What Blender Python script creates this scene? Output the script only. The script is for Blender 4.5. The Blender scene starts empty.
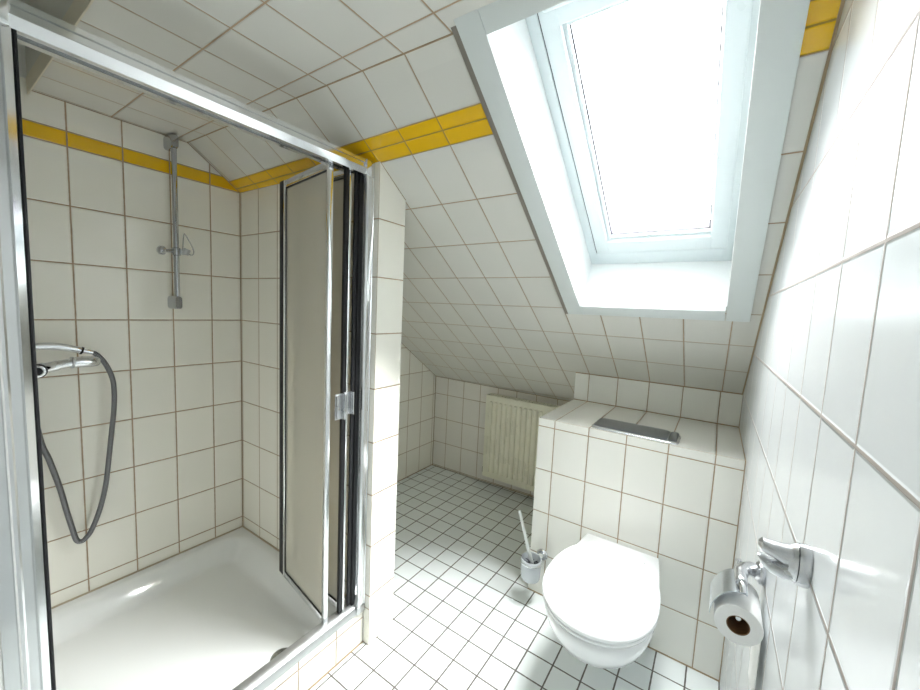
import bpy, bmesh, math, random
from mathutils import Vector, Matrix
random.seed(4)
SC = bpy.context.scene
COL = SC.collection

# ------------------------------------------------------------------ helpers
class BM:
    """thin wrapper round bmesh with shape builders (world coordinates)"""
    def __init__(s): s.b = bmesh.new()
    def box(s, lo, hi, bev=0.0, seg=2, mat=0, M=None):
        r = bmesh.ops.create_cube(s.b, size=1.0); vs = r['verts']
        c = [(lo[i]+hi[i])/2 for i in range(3)]; d = [abs(hi[i]-lo[i]) for i in range(3)]
        for v in vs: v.co = Vector((c[0]+v.co.x*d[0], c[1]+v.co.y*d[1], c[2]+v.co.z*d[2]))
        fs = set(f for v in vs for f in v.link_faces)
        if bev > 0:
            es = list(set(e for v in vs for e in v.link_edges))
            rr = bmesh.ops.bevel(s.b, geom=es, offset=bev, segments=seg, profile=.5, affect='EDGES')
            vs = list(set(v for f in rr['faces'] for v in f.verts)); 
            grow = set(vs)
            fs = set(f for v in grow for f in v.link_faces); vs = list(set(v for f in fs for v in f.verts))
        for f in fs:
            if f.is_valid: f.material_index = mat
        if M is not None:
            for v in vs: v.co = M @ v.co
        return s
    def loft(s, rings, closed=True, cap0=True, cap1=True, mat=0):
        vr = [[s.b.verts.new(p) for p in r] for r in rings]
        n = len(vr[0])
        for a, b in zip(vr[:-1], vr[1:]):
            for i in range(n if closed else n-1):
                j = (i+1) % n
                f = s.b.faces.new((a[i], a[j], b[j], b[i])); f.material_index = mat
        if cap0: s.b.faces.new(list(reversed(vr[0]))).material_index = mat
        if cap1: s.b.faces.new(vr[-1]).material_index = mat
        return s
    def tube(s, pts, rad, seg=16, cap=True, mat=0, closed=False):
        pts = [Vector(p) for p in pts]
        if not isinstance(rad, (list, tuple)): rad = [rad]*len(pts)
        n = len(pts); tans = []
        for i in range(n):
            a = pts[max(i-1, 0)]; b = pts[min(i+1, n-1)]
            t = (b-a); tans.append(t.normalized() if t.length > 1e-9 else (tans[-1] if tans else Vector((0, 0, 1))))
        ref = Vector((0, 0, 1)) if abs(tans[0].z) < .9 else Vector((1, 0, 0))
        u = tans[0].cross(ref).normalized(); rings = []
        for i in range(n):
            t = tans[i]; u = (u - t*u.dot(t)).normalized(); w = t.cross(u)
            rings.append([pts[i] + (u*math.cos(2*math.pi*k/seg) + w*math.sin(2*math.pi*k/seg))*rad[i] for k in range(seg)])
        return s.loft(rings, True, cap, cap, mat)
    def lathe(s, prof, origin, axis=(0, 0, 1), seg=32, mat=0, cap=True):
        """prof: list of (radius, height along axis)"""
        o = Vector(origin); a = Vector(axis).normalized()
        ref = Vector((0, 0, 1)) if abs(a.z) < .9 else Vector((1, 0, 0))
        u = a.cross(ref).normalized(); w = a.cross(u)
        rings = [[o + a*h + (u*math.cos(2*math.pi*k/seg) + w*math.sin(2*math.pi*k/seg))*max(r, 1e-5) for k in range(seg)] for r, h in prof]
        return s.loft(rings, True, cap, cap, mat)
    def prism(s, poly, f0, f1, mat=0):
        """poly of 2D points; f0/f1 map a 2D point to 3D"""
        return s.loft([[f0(p) for p in poly], [f1(p) for p in poly]], True, True, True, mat)
    def grow(s, other): return s

def part(name, B, mat, parent=None, smooth=True, angle=35):
    b = B.b
    bmesh.ops.recalc_face_normals(b, faces=b.faces[:])
    me = bpy.data.meshes.new(name); b.to_mesh(me); b.free()
    for m in (mat if isinstance(mat, (list, tuple)) else [mat]): me.materials.append(m)
    o = bpy.data.objects.new(name, me); COL.objects.link(o)
    if smooth:
        for p in me.polygons: p.use_smooth = True
        me.set_sharp_from_angle(angle=math.radians(angle))
    if parent is not None:
        o.parent = parent
        o.matrix_parent_inverse = Matrix.Translation(parent_world(parent)).inverted()
    return o
def parent_world(p):
    # thing Empties sit at their base; a mesh part's own world matrix is the identity
    return Vector(p.location) if p.type == 'EMPTY' else Vector((0, 0, 0))

def thing(name, loc, label, cat, group=None, kind=None):
    o = bpy.data.objects.new(name, None); COL.objects.link(o); o.location = loc
    o.empty_display_size = .05
    if kind: o['kind'] = kind
    else: o['label'] = label; o['category'] = cat
    if group: o['group'] = group
    return o
def tag(o, label, cat):
    o['label'] = label; o['category'] = cat; return o

def rrect(cx, cy, w, h, r, n=6):
    pts = []
    for (sx, sy, a0) in ((1, 1, 0), (-1, 1, 90), (-1, -1, 180), (1, -1, 270)):
        for k in range(n+1):
            a = math.radians(a0 + 90*k/n)
            pts.append((cx+sx*(w/2-r)+r*math.cos(a), cy+sy*(h/2-r)+r*math.sin(a)))
    return pts

def catmull(P, n=10):
    P = [Vector(p) for p in P]; out = []
    Q = [P[0]*2-P[1]] + P + [P[-1]*2-P[-2]]
    for i in range(1, len(Q)-2):
        for k in range(n):
            t = k/n; a, b, c, d = Q[i-1:i+3]
            out.append(.5*((2*b)+(-a+c)*t+(2*a-5*b+4*c-d)*t*t+(-a+3*b-3*c+d)*t*t*t))
    out.append(P[-1]); return out

# ------------------------------------------------------------------ materials
def principled(name, col, rough=.5, metal=0, spec=.5, coat=0, noise=None, bump=None, trans=0, ior=1.45):
    m = bpy.data.materials.new(name); m.use_nodes = True; nt = m.node_tree
    p = nt.nodes['Principled BSDF']
    p.inputs['Base Color'].default_value = (*col, 1); p.inputs['Roughness'].default_value = rough
    p.inputs['Metallic'].default_value = metal; p.inputs['Specular IOR Level'].default_value = spec
    p.inputs['Coat Weight'].default_value = coat; p.inputs['IOR'].default_value = ior
    p.inputs['Transmission Weight'].default_value = trans
    if noise:
        sc, amt = noise
        tc = nt.nodes.new('ShaderNodeTexCoord'); n = nt.nodes.new('ShaderNodeTexNoise')
        n.inputs['Scale'].default_value = sc; n.inputs['Detail'].default_value = 4
        mx = nt.nodes.new('ShaderNodeMix'); mx.data_type = 'RGBA'
        mx.inputs[6].default_value = (*[c*(1-amt) for c in col], 1); mx.inputs[7].default_value = (*[min(1, c*(1+amt)) for c in col], 1)
        nt.links.new(tc.outputs['Object'], n.inputs['Vector']); nt.links.new(n.outputs['Fac'], mx.inputs[0]); nt.links.new(mx.outputs[2], p.inputs['Base Color'])
        r = nt.nodes.new('ShaderNodeMapRange'); r.inputs['To Min'].default_value = rough*.75; r.inputs['To Max'].default_value = min(1, rough*1.25)
        nt.links.new(n.outputs['Fac'], r.inputs['Value']); nt.links.new(r.outputs[0], p.inputs['Roughness'])
        if bump:
            b = nt.nodes.new('ShaderNodeBump'); b.inputs['Strength'].default_value = bump; b.inputs['Distance'].default_value = .001
            nt.links.new(n.outputs['Fac'], b.inputs['Height']); nt.links.new(b.outputs[0], p.inputs['Normal'])
    return m

def tile_mat(name, base, grout, u=None, v=None, uex=(), vex=(), half=.0016, bands=(), rough=.12, var=.03, wob=.006, bandgrout=None, soft=.0036, bumpd=.0020, spec=.5, v0reg=None):
    """glazed tiles in UV space measured in metres.
    u/v = (origin, step, min, max): regular joints; uex/vex: single joints; bands: (v0, v1, colour)"""
    m = bpy.data.materials.new(name); m.use_nodes = True; nt = m.node_tree; N = nt.nodes; L = nt.links
    p = N['Principled BSDF']
    uv = N.new('ShaderNodeUVMap'); uv.uv_map = 'UVMap'
    sep = N.new('ShaderNodeSeparateXYZ'); L.new(uv.outputs[0], sep.inputs[0])
    def M(op, a, b=None, c=None):
        n = N.new('ShaderNodeMath'); n.operation = op
        for i, x in enumerate((a, b, c)):
            if x is None: continue
            if isinstance(x, (int, float)): n.inputs[i].default_value = x
            else: L.new(x, n.inputs[i])
        return n.outputs[0]
    # slight hand-laid irregularity
    def dist(c, reg, ex):
        ds = []; idx = None
        if reg:
            o, st, mn, mx = reg
            t = M('DIVIDE', M('SUBTRACT', c, o), st)
            idx = M('FLOOR', t)
            d = M('MULTIPLY', M('ABSOLUTE', M('SUBTRACT', t, M('ROUND', t))), st)
            if mn is not None: d = M('ADD', d, M('MULTIPLY', M('LESS_THAN', c, mn), 1.0))
            if mx is not None: d = M('ADD', d, M('MULTIPLY', M('GREATER_THAN', c, mx), 1.0))
            ds.append(d)
        for e in ex: ds.append(M('ABSOLUTE', M('SUBTRACT', c, e)))
        if not ds: return None, idx
        d = ds[0]
        for e in ds[1:]: d = M('MINIMUM', d, e)
        return d, idx
    du, iu = dist(sep.outputs[0], u, uex); dv, iv = dist(sep.outputs[1], v, vex)
    d = du if dv is None else dv if du is None else M('MINIMUM', du, dv)
    # grout edge wobble
    ng = N.new('ShaderNodeTexNoise'); ng.inputs['Scale'].default_value = 60; L.new(uv.outputs[0], ng.inputs['Vector'])
    hw = M('ADD', half, M('MULTIPLY', M('SUBTRACT', ng.outputs['Fac'], .5), half*.7))
    mr = N.new('ShaderNodeMapRange'); mr.interpolation_type = 'SMOOTHSTEP'
    L.new(d, mr.inputs['Value']); L.new(hw, mr.inputs['From Min']); L.new(M('ADD', hw, .0006), mr.inputs['From Max'])
    tile = mr.outputs[0]
    hr = N.new('ShaderNodeMapRange'); hr.interpolation_type = 'SMOOTHERSTEP'
    L.new(d, hr.inputs['Value']); hr.inputs['From Min'].default_value = half*.4; hr.inputs['From Max'].default_value = half+soft
    # per tile variation
    wn = N.new('ShaderNodeTexWhiteNoise'); wn.noise_dimensions = '3D'; cb = N.new('ShaderNodeCombineXYZ')
    if iu is not None: L.new(iu, cb.inputs[0])
    if iv is not None: L.new(iv, cb.inputs[1])
    L.new(cb.outputs[0], wn.inputs['Vector'])
    # base colour with bands
    colnode = N.new('ShaderNodeRGB'); colnode.outputs[0].default_value = (*base, 1); cur = colnode.outputs[0]
    fine = N.new('ShaderNodeTexNoise'); fine.inputs['Scale'].default_value = 9; fine.inputs['Detail'].default_value = 5
    L.new(uv.outputs[0], fine.inputs['Vector'])
    k = M('ADD', 1-var, M('ADD', M('MULTIPLY', wn.outputs['Value'], var), M('MULTIPLY', M('SUBTRACT', fine.outputs['Fac'], .5), var)))
    inb_all = None
    for (b0, b1, bc) in bands:
        inb = M('MULTIPLY', M('GREATER_THAN', sep.outputs[1], b0), M('LESS_THAN', sep.outputs[1], b1))
        mx = N.new('ShaderNodeMix'); mx.data_type = 'RGBA'; L.new(inb, mx.inputs[0]); L.new(cur, mx.inputs[6]); mx.inputs[7].default_value = (*bc, 1)
        cur = mx.outputs[2]; inb_all = inb
    vm = N.new('ShaderNodeVectorMath'); vm.operation = 'SCALE'; L.new(cur, vm.inputs[0]); L.new(k, vm.inputs['Scale'])
    gc = N.new('ShaderNodeMix'); gc.data_type = 'RGBA'
    gn = N.new('ShaderNodeTexNoise'); gn.inputs['Scale'].default_value = 14; L.new(uv.outputs[0], gn.inputs['Vector'])
    L.new(gn.outputs['Fac'], gc.inputs[0]); gc.inputs[6].default_value = (*[g*.8 for g in grout], 1); gc.inputs[7].default_value = (*[min(1, g*1.2) for g in grout], 1)
    gcol = gc.outputs[2]
    if bands and bandgrout:
        g2 = N.new('ShaderNodeMix'); g2.data_type = 'RGBA'; L.new(inb_all, g2.inputs[0]); L.new(gcol, g2.inputs[6]); g2.inputs[7].default_value = (*bandgrout, 1); gcol = g2.outputs[2]
    fm = N.new('ShaderNodeMix'); fm.data_type = 'RGBA'; L.new(tile, fm.inputs[0]); L.new(gcol, fm.inputs[6]); L.new(vm.outputs[0], fm.inputs[7])
    L.new(fm.outputs[2], p.inputs['Base Color'])
    rr = N.new('ShaderNodeMapRange'); L.new(tile, rr.inputs['Value']); rr.inputs['To Min'].default_value = .8; rr.inputs['To Max'].default_value = rough
    L.new(rr.outputs[0], p.inputs['Roughness'])
    # bump: pillowed edges, gentle waviness of the glaze, each tile tipped a touch
    w2 = N.new('ShaderNodeTexNoise'); w2.inputs['Scale'].default_value = 22; w2.inputs['Detail'].default_value = 2; L.new(uv.outputs[0], w2.inputs['Vector'])
    h = M('ADD', hr.outputs[0], M('MULTIPLY', w2.outputs['Fac'], wob*14))
    bp = N.new('ShaderNodeBump'); bp.inputs['Strength'].default_value = .8; bp.inputs['Distance'].default_value = bumpd
    L.new(h, bp.inputs['Height']); L.new(bp.outputs[0], p.inputs['Normal'])
    p.inputs['Specular IOR Level'].default_value = spec
    return m

WHITE = (.91, .885, .805); GR = (.42, .305, .20); YEL = (.86, .51, .006)
WT = .1453; HT = .195
YB = (.62, .42, .09)
m_left = tile_mat('tiles shower gable wall', WHITE, GR, u=(-.5217, WT, None, None), v=(0, HT, None, 1.754), vex=(1.755, 1.805), uex=(.0385,), bands=[(1.755, 1.805, YEL)], half=.0019)
m_part = tile_mat('tiles partition wall', WHITE, GR, u=(-.831, WT, None, -.15), v=(0, HT, None, 1.8), uex=(-.983, -.0895), vex=(.143,))
m_pend = tile_mat('tiles pillar end', WHITE, GR, v=(0, HT, None, None))
m_nicheL = tile_mat('tiles alcove side wall', WHITE, GR, u=(1.333, WT, None, None), v=(.004, HT, None, None), uex=(1.5035,))
m_knee = tile_mat('tiles knee wall', (.84, .81, .76), GR, u=(-.8166, WT, None, None), v=(.010, HT, None, None), uex=(-.9365,))
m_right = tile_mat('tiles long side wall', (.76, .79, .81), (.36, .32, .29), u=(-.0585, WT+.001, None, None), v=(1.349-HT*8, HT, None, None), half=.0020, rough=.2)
m_boxf = tile_mat('tiles cistern box front', (.865, .855, .80), GR, u=(.3395, .1445, None, None), v=(-.003, HT*.995, None, .78))
m_boxt = tile_mat('tiles cistern box top', (.865, .855, .80), GR, u=(.3395, .1445, None, None), vex=(.703,  1.1795), uex=(1.001,))
m_boxb = tile_mat('tiles cistern box upstand', (.865, .855, .80), GR, u=(.3395, .1445, None, None), vex=(.810, .9605), uex=(1.001,))
m_slope = tile_mat('tiles sloping ceiling', (.72, .71, .665), GR, u=(.049, .1455, None, None), v=(.288, HT, .287, None), vex=(.204, .243, .288), uex=(1.0015,), bands=[(.204, .288, YEL)], bandgrout=(.42, .27, .03))  # same tile as the walls; ceiling shade is put into the darker base
m_ceil = tile_mat('tiles flat ceiling', (.73, .72, .68), GR, u=(.047, .1455, None, None), v=(-.207-.198*2, .198, None, None), half=.0018)  # wall tile again, base darkened to stand in for overhead shade
m_curb = tile_mat('tiles curb', WHITE, GR, u=(-.067-.1453*4, .1453, None, None), vex=(.1015,), uex=())
m_floor = tile_mat('small white floor tiles', (.82, .86, .86), (.13, .115, .105), u=(0, .1, None, None), v=(0, .1, None, None), half=.0024, rough=.22, var=.05, soft=.0018, bumpd=.0009)
m_plaster = principled('white wall paint', (.74, .74, .72), .8, noise=(30, .03), bump=.2)
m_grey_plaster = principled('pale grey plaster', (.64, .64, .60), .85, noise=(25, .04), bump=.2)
m_riser = principled('beige tile edge strip', (.66, .61, .49), .4, noise=(20, .06))
m_chrome = principled('polished chrome', (.80, .81, .83), .09, metal=1, noise=(6, .03))
m_chromed = principled('darker chrome', (.52, .53, .55), .13, metal=1, noise=(6, .03))  # chrome with a darker base colour than the polished one
m_alu = principled('bright anodised aluminium', (.80, .81, .82), .13, metal=1, noise=(5, .02))
m_alub = principled('worn threshold aluminium', (.52, .53, .53), .36, metal=.9, noise=(30, .12))
m_alud = principled('satin aluminium', (.55, .56, .57), .3, metal=1, noise=(8, .06))
m_black = principled('black rubber gasket', (.012, .012, .014), .55, noise=(40, .2))
m_enamel = principled('white enamel', (.86, .87, .86), .10, coat=.3, noise=(5, .015))
m_cer = principled('white sanitary ceramic', (.87, .88, .89), .07, coat=.3, noise=(4, .01))
m_seat = principled('white glossy seat plastic', (.90, .91, .92), .12, noise=(4, .01))
m_rad = principled('cream radiator enamel', (.84, .82, .68), .28, noise=(5, .02))
m_winp = principled('white lacquered window frame', (.66, .72, .74), .3, noise=(6, .02))
m_case = principled('white painted casing', (.70, .74, .735), .5, noise=(10, .02))
m_rev = principled('white window lining', (.82, .84, .84), .45, noise=(6, .01))
m_plate = principled('matt chrome flush plate', (.30, .32, .345), .33, metal=.9, noise=(3, .01))
m_platel = principled('bright chrome plate edge', (.75, .77, .80), .22, metal=1, noise=(3, .01))
m_satin = principled('satin nickel', (.62, .63, .65), .27, metal=1, noise=(9, .04))
m_satinh = principled('matt white metal handle', (.62, .64, .62), .35, metal=.6, noise=(9, .04))
m_bris = principled('dark brush bristles', (.03, .03, .035), .8, noise=(60, .3))
m_paper = principled('white tissue paper', (.85, .85, .84), .95, noise=(80, .04), bump=.6)
m_card = principled('brown cardboard core', (.17, .085, .035), .9, noise=(40, .2))
m_cover = principled('thin steel cover plate', (.62, .66, .70), .24, metal=1, noise=(8, .05))
m_sil = principled('beige silicone joint', (.50, .42, .30), .5, noise=(25, .2))
m_joint = principled('brown corner grout', (.36, .27, .17), .8, noise=(25, .2))
m_drain = principled('dull steel drain', (.45, .46, .44), .25, metal=1, noise=(12, .08))

def hose_mat():
    m = principled('braided metal hose', (.35, .35, .36), .28, metal=1)
    nt = m.node_tree; N = nt.nodes; L = nt.links; p = N['Principled BSDF']
    uv = N.new('ShaderNodeUVMap'); uv.uv_map = 'UVMap'; w = N.new('ShaderNodeTexWave'); w.bands_direction = 'Y'
    w.inputs['Scale'].default_value = 88.0
    L.new(uv.outputs[0], w.inputs['Vector'])
    r = N.new('ShaderNodeValToRGB'); r.color_ramp.elements[0].color = (.03, .03, .035, 1); r.color_ramp.elements[1].color = (.50, .50, .52, 1); r.color_ramp.elements[0].position = .35
    L.new(w.outputs['Fac'], r.inputs[0]); L.new(r.outputs[0], p.inputs['Base Color'])
    return m
m_hose = hose_mat()

def mix_glass(name, tint, body, fac, rough=.1, ior=1.45):
    """sheet of clear or obscured glazing: part see-through, part surface"""
    m = bpy.data.materials.new(name); m.use_nodes = True; nt = m.node_tree; N = nt.nodes; L = nt.links
    p = N['Principled BSDF']; p.inputs['Base Color'].default_value = (*body, 1); p.inputs['Roughness'].default_value = rough
    t = N.new('ShaderNodeBsdfTransparent'); t.inputs[0].default_value = (*tint, 1)
    mx = N.new('ShaderNodeMixShader'); out = N['Material Output']
    no = N.new('ShaderNodeTexNoise'); no.inputs['Scale'].default_value = 35; tc = N.new('ShaderNodeTexCoord'); L.new(tc.outputs['Object'], no.inputs['Vector'])
    b = N.new('ShaderNodeBump'); b.inputs['Strength'].default_value = .15; b.inputs['Distance'].default_value = .001; L.new(no.outputs['Fac'], b.inputs['Height']); L.new(b.outputs[0], p.inputs['Normal'])
    mx.inputs[0].default_value = fac
    L.new(t.outputs[0], mx.inputs[1]); L.new(p.outputs[0], mx.inputs[2]); L.new(mx.outputs[0], out.inputs['Surface'])
    return m
def pane_mat():
    m = bpy.data.materials.new('clear roof window glass'); m.use_nodes = True; nt = m.node_tree; N = nt.nodes; L = nt.links
    t = N.new('ShaderNodeBsdfTransparent'); t.inputs[0].default_value = (.93, .95, .95, 1)
    g = N.new('ShaderNodeBsdfGlossy'); g.inputs['Roughness'].default_value = .02
    f = N.new('ShaderNodeFresnel'); f.inputs['IOR'].default_value = 1.35
    mx = N.new('ShaderNodeMixShader'); L.new(f.outputs[0], mx.inputs[0]); L.new(t.outputs[0], mx.inputs[1]); L.new(g.outputs[0], mx.inputs[2])
    L.new(mx.outputs[0], N['Material Output'].inputs['Surface']); return m
m_pane = pane_mat()
m_acry = mix_glass('obscured beige acrylic', (.96, .94, .88), (.80, .77, .69), .50, .10)
m_cup = mix_glass('frosted glass cup', (.93, .95, .97), (.80, .83, .86), .62, .22)
m_hook_clear = mix_glass('clear plastic hook', (.93, .93, .93), (.6, .6, .6), .35, .08)

# ------------------------------------------------------------------ UV-mapped tiled solids
def tiled(name, polys, mats, parent=None, thick=0, kind='structure'):
    """polys: list of (points3d, uv function, material index)"""
    b = bmesh.new(); L = b.loops.layers.uv.new('UVMap')
    for pts, fn, mi in polys:
        f = b.faces.new([b.verts.new(p) for p in pts]); f.material_index = mi
        for lp in f.loops: lp[L].uv = fn(lp.vert.co)
    me = bpy.data.meshes.new(name); b.to_mesh(me); b.free()
    for m in (mats if isinstance(mats, (list, tuple)) else [mats]): me.materials.append(m)
    o = bpy.data.objects.new(name, me); COL.objects.link(o)
    if parent: o.parent = parent
    else: o['kind'] = kind
    return o
def slabpolys(pts, out, fn, mi=0):
    """face plus its thickness behind it"""
    out = Vector(out); P = [Vector(p) for p in pts]; Q = [p+out for p in P]; n = len(P)
    r = [(P, fn, mi), (list(reversed(Q)), fn, mi)]
    for i in range(n):
        j = (i+1) % n; r.append(([P[j], P[i], Q[i], Q[j]], fn, mi))
    return r
UYZ = lambda c: (c.y, c.z); UXZ = lambda c: (c.x, c.z); UXY = lambda c: (c.x, c.y)

XL = -.985; XN = -.938; XR = 1.006
def xr(y): return 1.0065 - .0055*(y+.4)          # long wall runs a touch out of true
def zs(y): return 1.7828-.7*y                     # sloping ceiling
def zc(x): return 1.885-.0152*x                   # flat ceiling
KN = 1.2207
def slp(x, s, off=0.0): return Vector((x, -.177+s/KN-.7*off/KN, 1.907-.7*s/KN-off/KN))
REAR = -1.85; ZTOP = 2.12; YST = -.603

tiled('floor', slabpolys([(-1.0, REAR, 0), (1.05, REAR, 0), (1.05, 1.56, 0), (-1.0, 1.56, 0)], (0, 0, -.06), UXY), m_floor)
# left gable of the shower, rises to the slope; plastered above the flat ceiling
tiled('wall_left', slabpolys([(XL, -.78, 0), (XL, .06, 0), (XL, .06, zs(.06)+.03), (XL, -.17, 1.93), (XL, YST, 1.93), (XL, -.78, 1.93)], (-.08, 0, 0), UYZ), m_left)
tiled('wall_upper_left', slabpolys([(XL, -.80, 1.931), (XL, YST-.001, 1.931), (XL, YST-.001, ZTOP), (XL, -.80, ZTOP)], (-.08, 0, 0), UYZ), m_plaster)
tiled('wall_alcove_left', slabpolys([(XN, .13, 0), (XN, 1.54, 0), (XN, 1.54, zs(1.54)+.03), (XN, .13, zs(.13)+.03)], (-.06, 0, 0), UYZ), m_nicheL)
def kn(x): return 1.503 + (x+.94)*.027
tiled('wall_back', slabpolys([(-.96, kn(-.96), 0), (.275, kn(.275), 0), (.275, kn(.275), .78), (-.96, kn(-.96), .78)], (0, .06, 0), UXZ), m_knee)
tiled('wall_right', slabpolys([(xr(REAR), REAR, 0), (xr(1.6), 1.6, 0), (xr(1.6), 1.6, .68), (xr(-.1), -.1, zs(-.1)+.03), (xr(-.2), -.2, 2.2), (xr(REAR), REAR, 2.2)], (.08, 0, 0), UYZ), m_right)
tiled('wall_rear', slabpolys([(1.08, REAR, 0), (-.2, REAR, 0), (-.2, REAR, 2.2), (1.08, REAR, 2.2)], (0, -.06, 0), UXZ), m_plaster)

# flat tiled ceiling, its step and the higher plastered ceiling
def yi(x): return (1.7828-zc(x))/.7
cp = [(-1.05, YST, zc(-1.05)), (1.08, YST, zc(1.08)), (1.08, yi(1.08)+.012, zc(1.08)), (-1.05, yi(-1.05)+.012, zc(-1.05))]
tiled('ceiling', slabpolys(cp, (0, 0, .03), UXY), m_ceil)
tiled('trim_1', slabpolys([(-1.05, YST-.004, 1.884), (1.08, YST-.004, 1.866), (1.08, YST-.004, 1.915), (-1.05, YST-.004, 1.935)], (0, .0035, 0), UXZ), m_riser)
tiled('wall_step', slabpolys([(-1.05, YST-.002, 1.92), (1.08, YST-.002, 1.90), (1.08, YST-.002, ZTOP+.02), (-1.05, YST-.002, ZTOP+.02)], (0, .02, 0), UXZ), m_grey_plaster)
tiled('ceiling_upper', slabpolys([(-1.06, REAR-.05, ZTOP), (1.1, REAR-.05, ZTOP), (1.1, YST, ZTOP), (-1.06, YST, ZTOP)], (0, 0, .05), UXY), m_grey_plaster)

# sloping ceiling with the window opening
WX0, WX1, WS0, WS1 = .420, .901, .067, 1.030
def sp(x0, x1, s0, s1):
    P = [slp(x0, s0), slp(x1, s0), slp(x1, s1), slp(x0, s1)]
    Q = [(slp(x0, s0), (x0, s0)), (slp(x1, s0), (x1, s0)), (slp(x1, s1), (x1, s1)), (slp(x0, s1), (x0, s1))]
    def fn(c):
        return (c.x, (c.y+.177)/KN - .7*(c.z-1.907)/KN)
    return slabpolys(P, slp(0, 0, -.05)-slp(0, 0, 0), fn)
HX0, HX1, HS0, HS1 = WX0-.0195, WX1+.0195, WS0-.0195, WS1+.0195
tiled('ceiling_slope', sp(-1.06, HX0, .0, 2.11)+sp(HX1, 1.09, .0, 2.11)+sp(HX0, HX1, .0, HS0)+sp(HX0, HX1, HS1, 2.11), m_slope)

# partition between shower and alcove; the end by the door is a pillar
def yp(x): return .0385 + (x+.985)*.0195
P = [(-.99, yp(-.99)), (-.0895, .056), (-.0915, .186), (-.99, .186)]
def zt(y): return zs(y)+.004
pol = []
A, B_, Cc, D = P
pol.append(([(A[0], A[1], 0), (B_[0], B_[1], 0), (B_[0], B_[1], zt(B_[1])), (A[0], A[1], zt(A[1]))], UXZ, 0))
pol.append(([(B_[0], B_[1], 0), (Cc[0], Cc[1], 0), (Cc[0], Cc[1], zt(Cc[1])), (B_[0], B_[1], zt(B_[1]))], UYZ, 1))
pol.append(([(Cc[0], Cc[1], 0), (D[0], D[1], 0), (D[0], D[1], zt(D[1])), (Cc[0], Cc[1], zt(Cc[1]))], UXZ, 0))
pol.append(([(A[0], A[1], zt(A[1])), (B_[0], B_[1], zt(B_[1])), (Cc[0], Cc[1], zt(Cc[1])), (D[0], D[1], zt(D[1]))], UXY, 1))
tiled('wall_partition', pol, [m_part, m_pend])
# wall block on the near side of the shower
FW = -.765
pol = [([(-1.0, FW, 0), (-.119, FW, 0), (-.119, FW, ZTOP), (-1.0, FW, ZTOP)], UXZ, 0),
       ([(-.119, REAR, 0), (-.119, FW, 0), (-.119, FW, ZTOP), (-.119, REAR, ZTOP)], UYZ, 0)]
tiled('wall_front', pol, m_plaster)

# cistern box, ledge and upstand
bx0 = .2665; bx1 = 1.0; ZT = .808; YF = .70; YU = 1.18
def prof(x0, x1):
    pol = []
    pr = [(YF, 0), (YF, ZT), (YU, ZT), (YU, zs(YU)+.012), (1.56, .66), (1.56, 0)]
    fm = [(UXZ, 0), (UXY, 1), (UXZ, 2), (UXY, 1), (UXZ, 0), (UXY, 1)]
    for i in range(6):
        a = pr[i]; b = pr[(i+1) % 6]
        if i == 3: fn, mi = UXY, 1
        else: fn, mi = fm[i]
        pol.append(([(x0, *a), (x1, *a), (x1, *b), (x0, *b)], fn, mi))
    for x in (x0, x1):
        pol.append(([(x, *q) for q in pr], UYZ, 0))
    return pol
box = tiled('wall_cistern_box', prof(bx0, xr(.7)+.002), [m_boxf, m_boxt, m_boxb])

# curb under the shower door
pol = []
cu = [(-.119, 0), (-.119, .131), (-.122, .134), (-.180, .134), (-.180, 0)]
for i in range(5):
    a = cu[i]; b = cu[(i+1) % 5]
    pol.append(([(a[0], FW, a[1]), (a[0], .052, a[1]), (b[0], .052, b[1]), (b[0], FW, b[1])], UYZ if i in (0, 1) else UXY, 0 if i in (0, 1) else 1))
tiled('trim_2', pol, [m_curb, m_enamel])

B = BM(); jr = .0024
B.tube([(x, yi(x), zc(x)) for x in (XL, -.5, 0, .36)], jr, 6)
B.tube([(XL, -.17, zs(-.17)), (XL, .0385, zs(.0385))], jr, 6)
B.tube([(XL, .0385, .14), (XL, .0385, zs(.0385))], jr, 6)
B.tube([(XL, YST+.003, zc(XL)), (XL, -.17, zc(XL))], jr, 6)
B.tube([(-.0895, .057, zs(.057)), (-.0915, .186, zs(.186))], jr*.7, 6)
B.tube([(XN, .19, zs(.19)), (XN, 1.503, zs(1.503)), (.266, kn(.266), zs(kn(.266)))], jr, 6)
B.tube([(XN, 1.503, 0), (XN, 1.503, zs(1.503))], jr, 6)
B.tube([(XN, .19, .001), (XN, 1.503, .001), (.266, kn(.266), .001)], jr, 6)
B.tube([(xr(-.12), -.12, zs(-.12)), (xr(YU), YU, zs(YU))], .0045, 6)
B.tube([(bx0, YU, zs(YU)), (xr(YU), YU, zs(YU)), (xr(YU), YU, ZT), (xr(YF), YF, ZT), (xr(YF), YF, 0)], .003, 6)
B.tube([(bx0, YF, .001), (xr(YF), YF, .001)], .0035, 6)
B.tube([(-.119, -.76, .001), (-.119, .052, .001)], .004, 6)
o = part('trim_3', B, m_joint); o['kind'] = 'structure'

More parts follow.
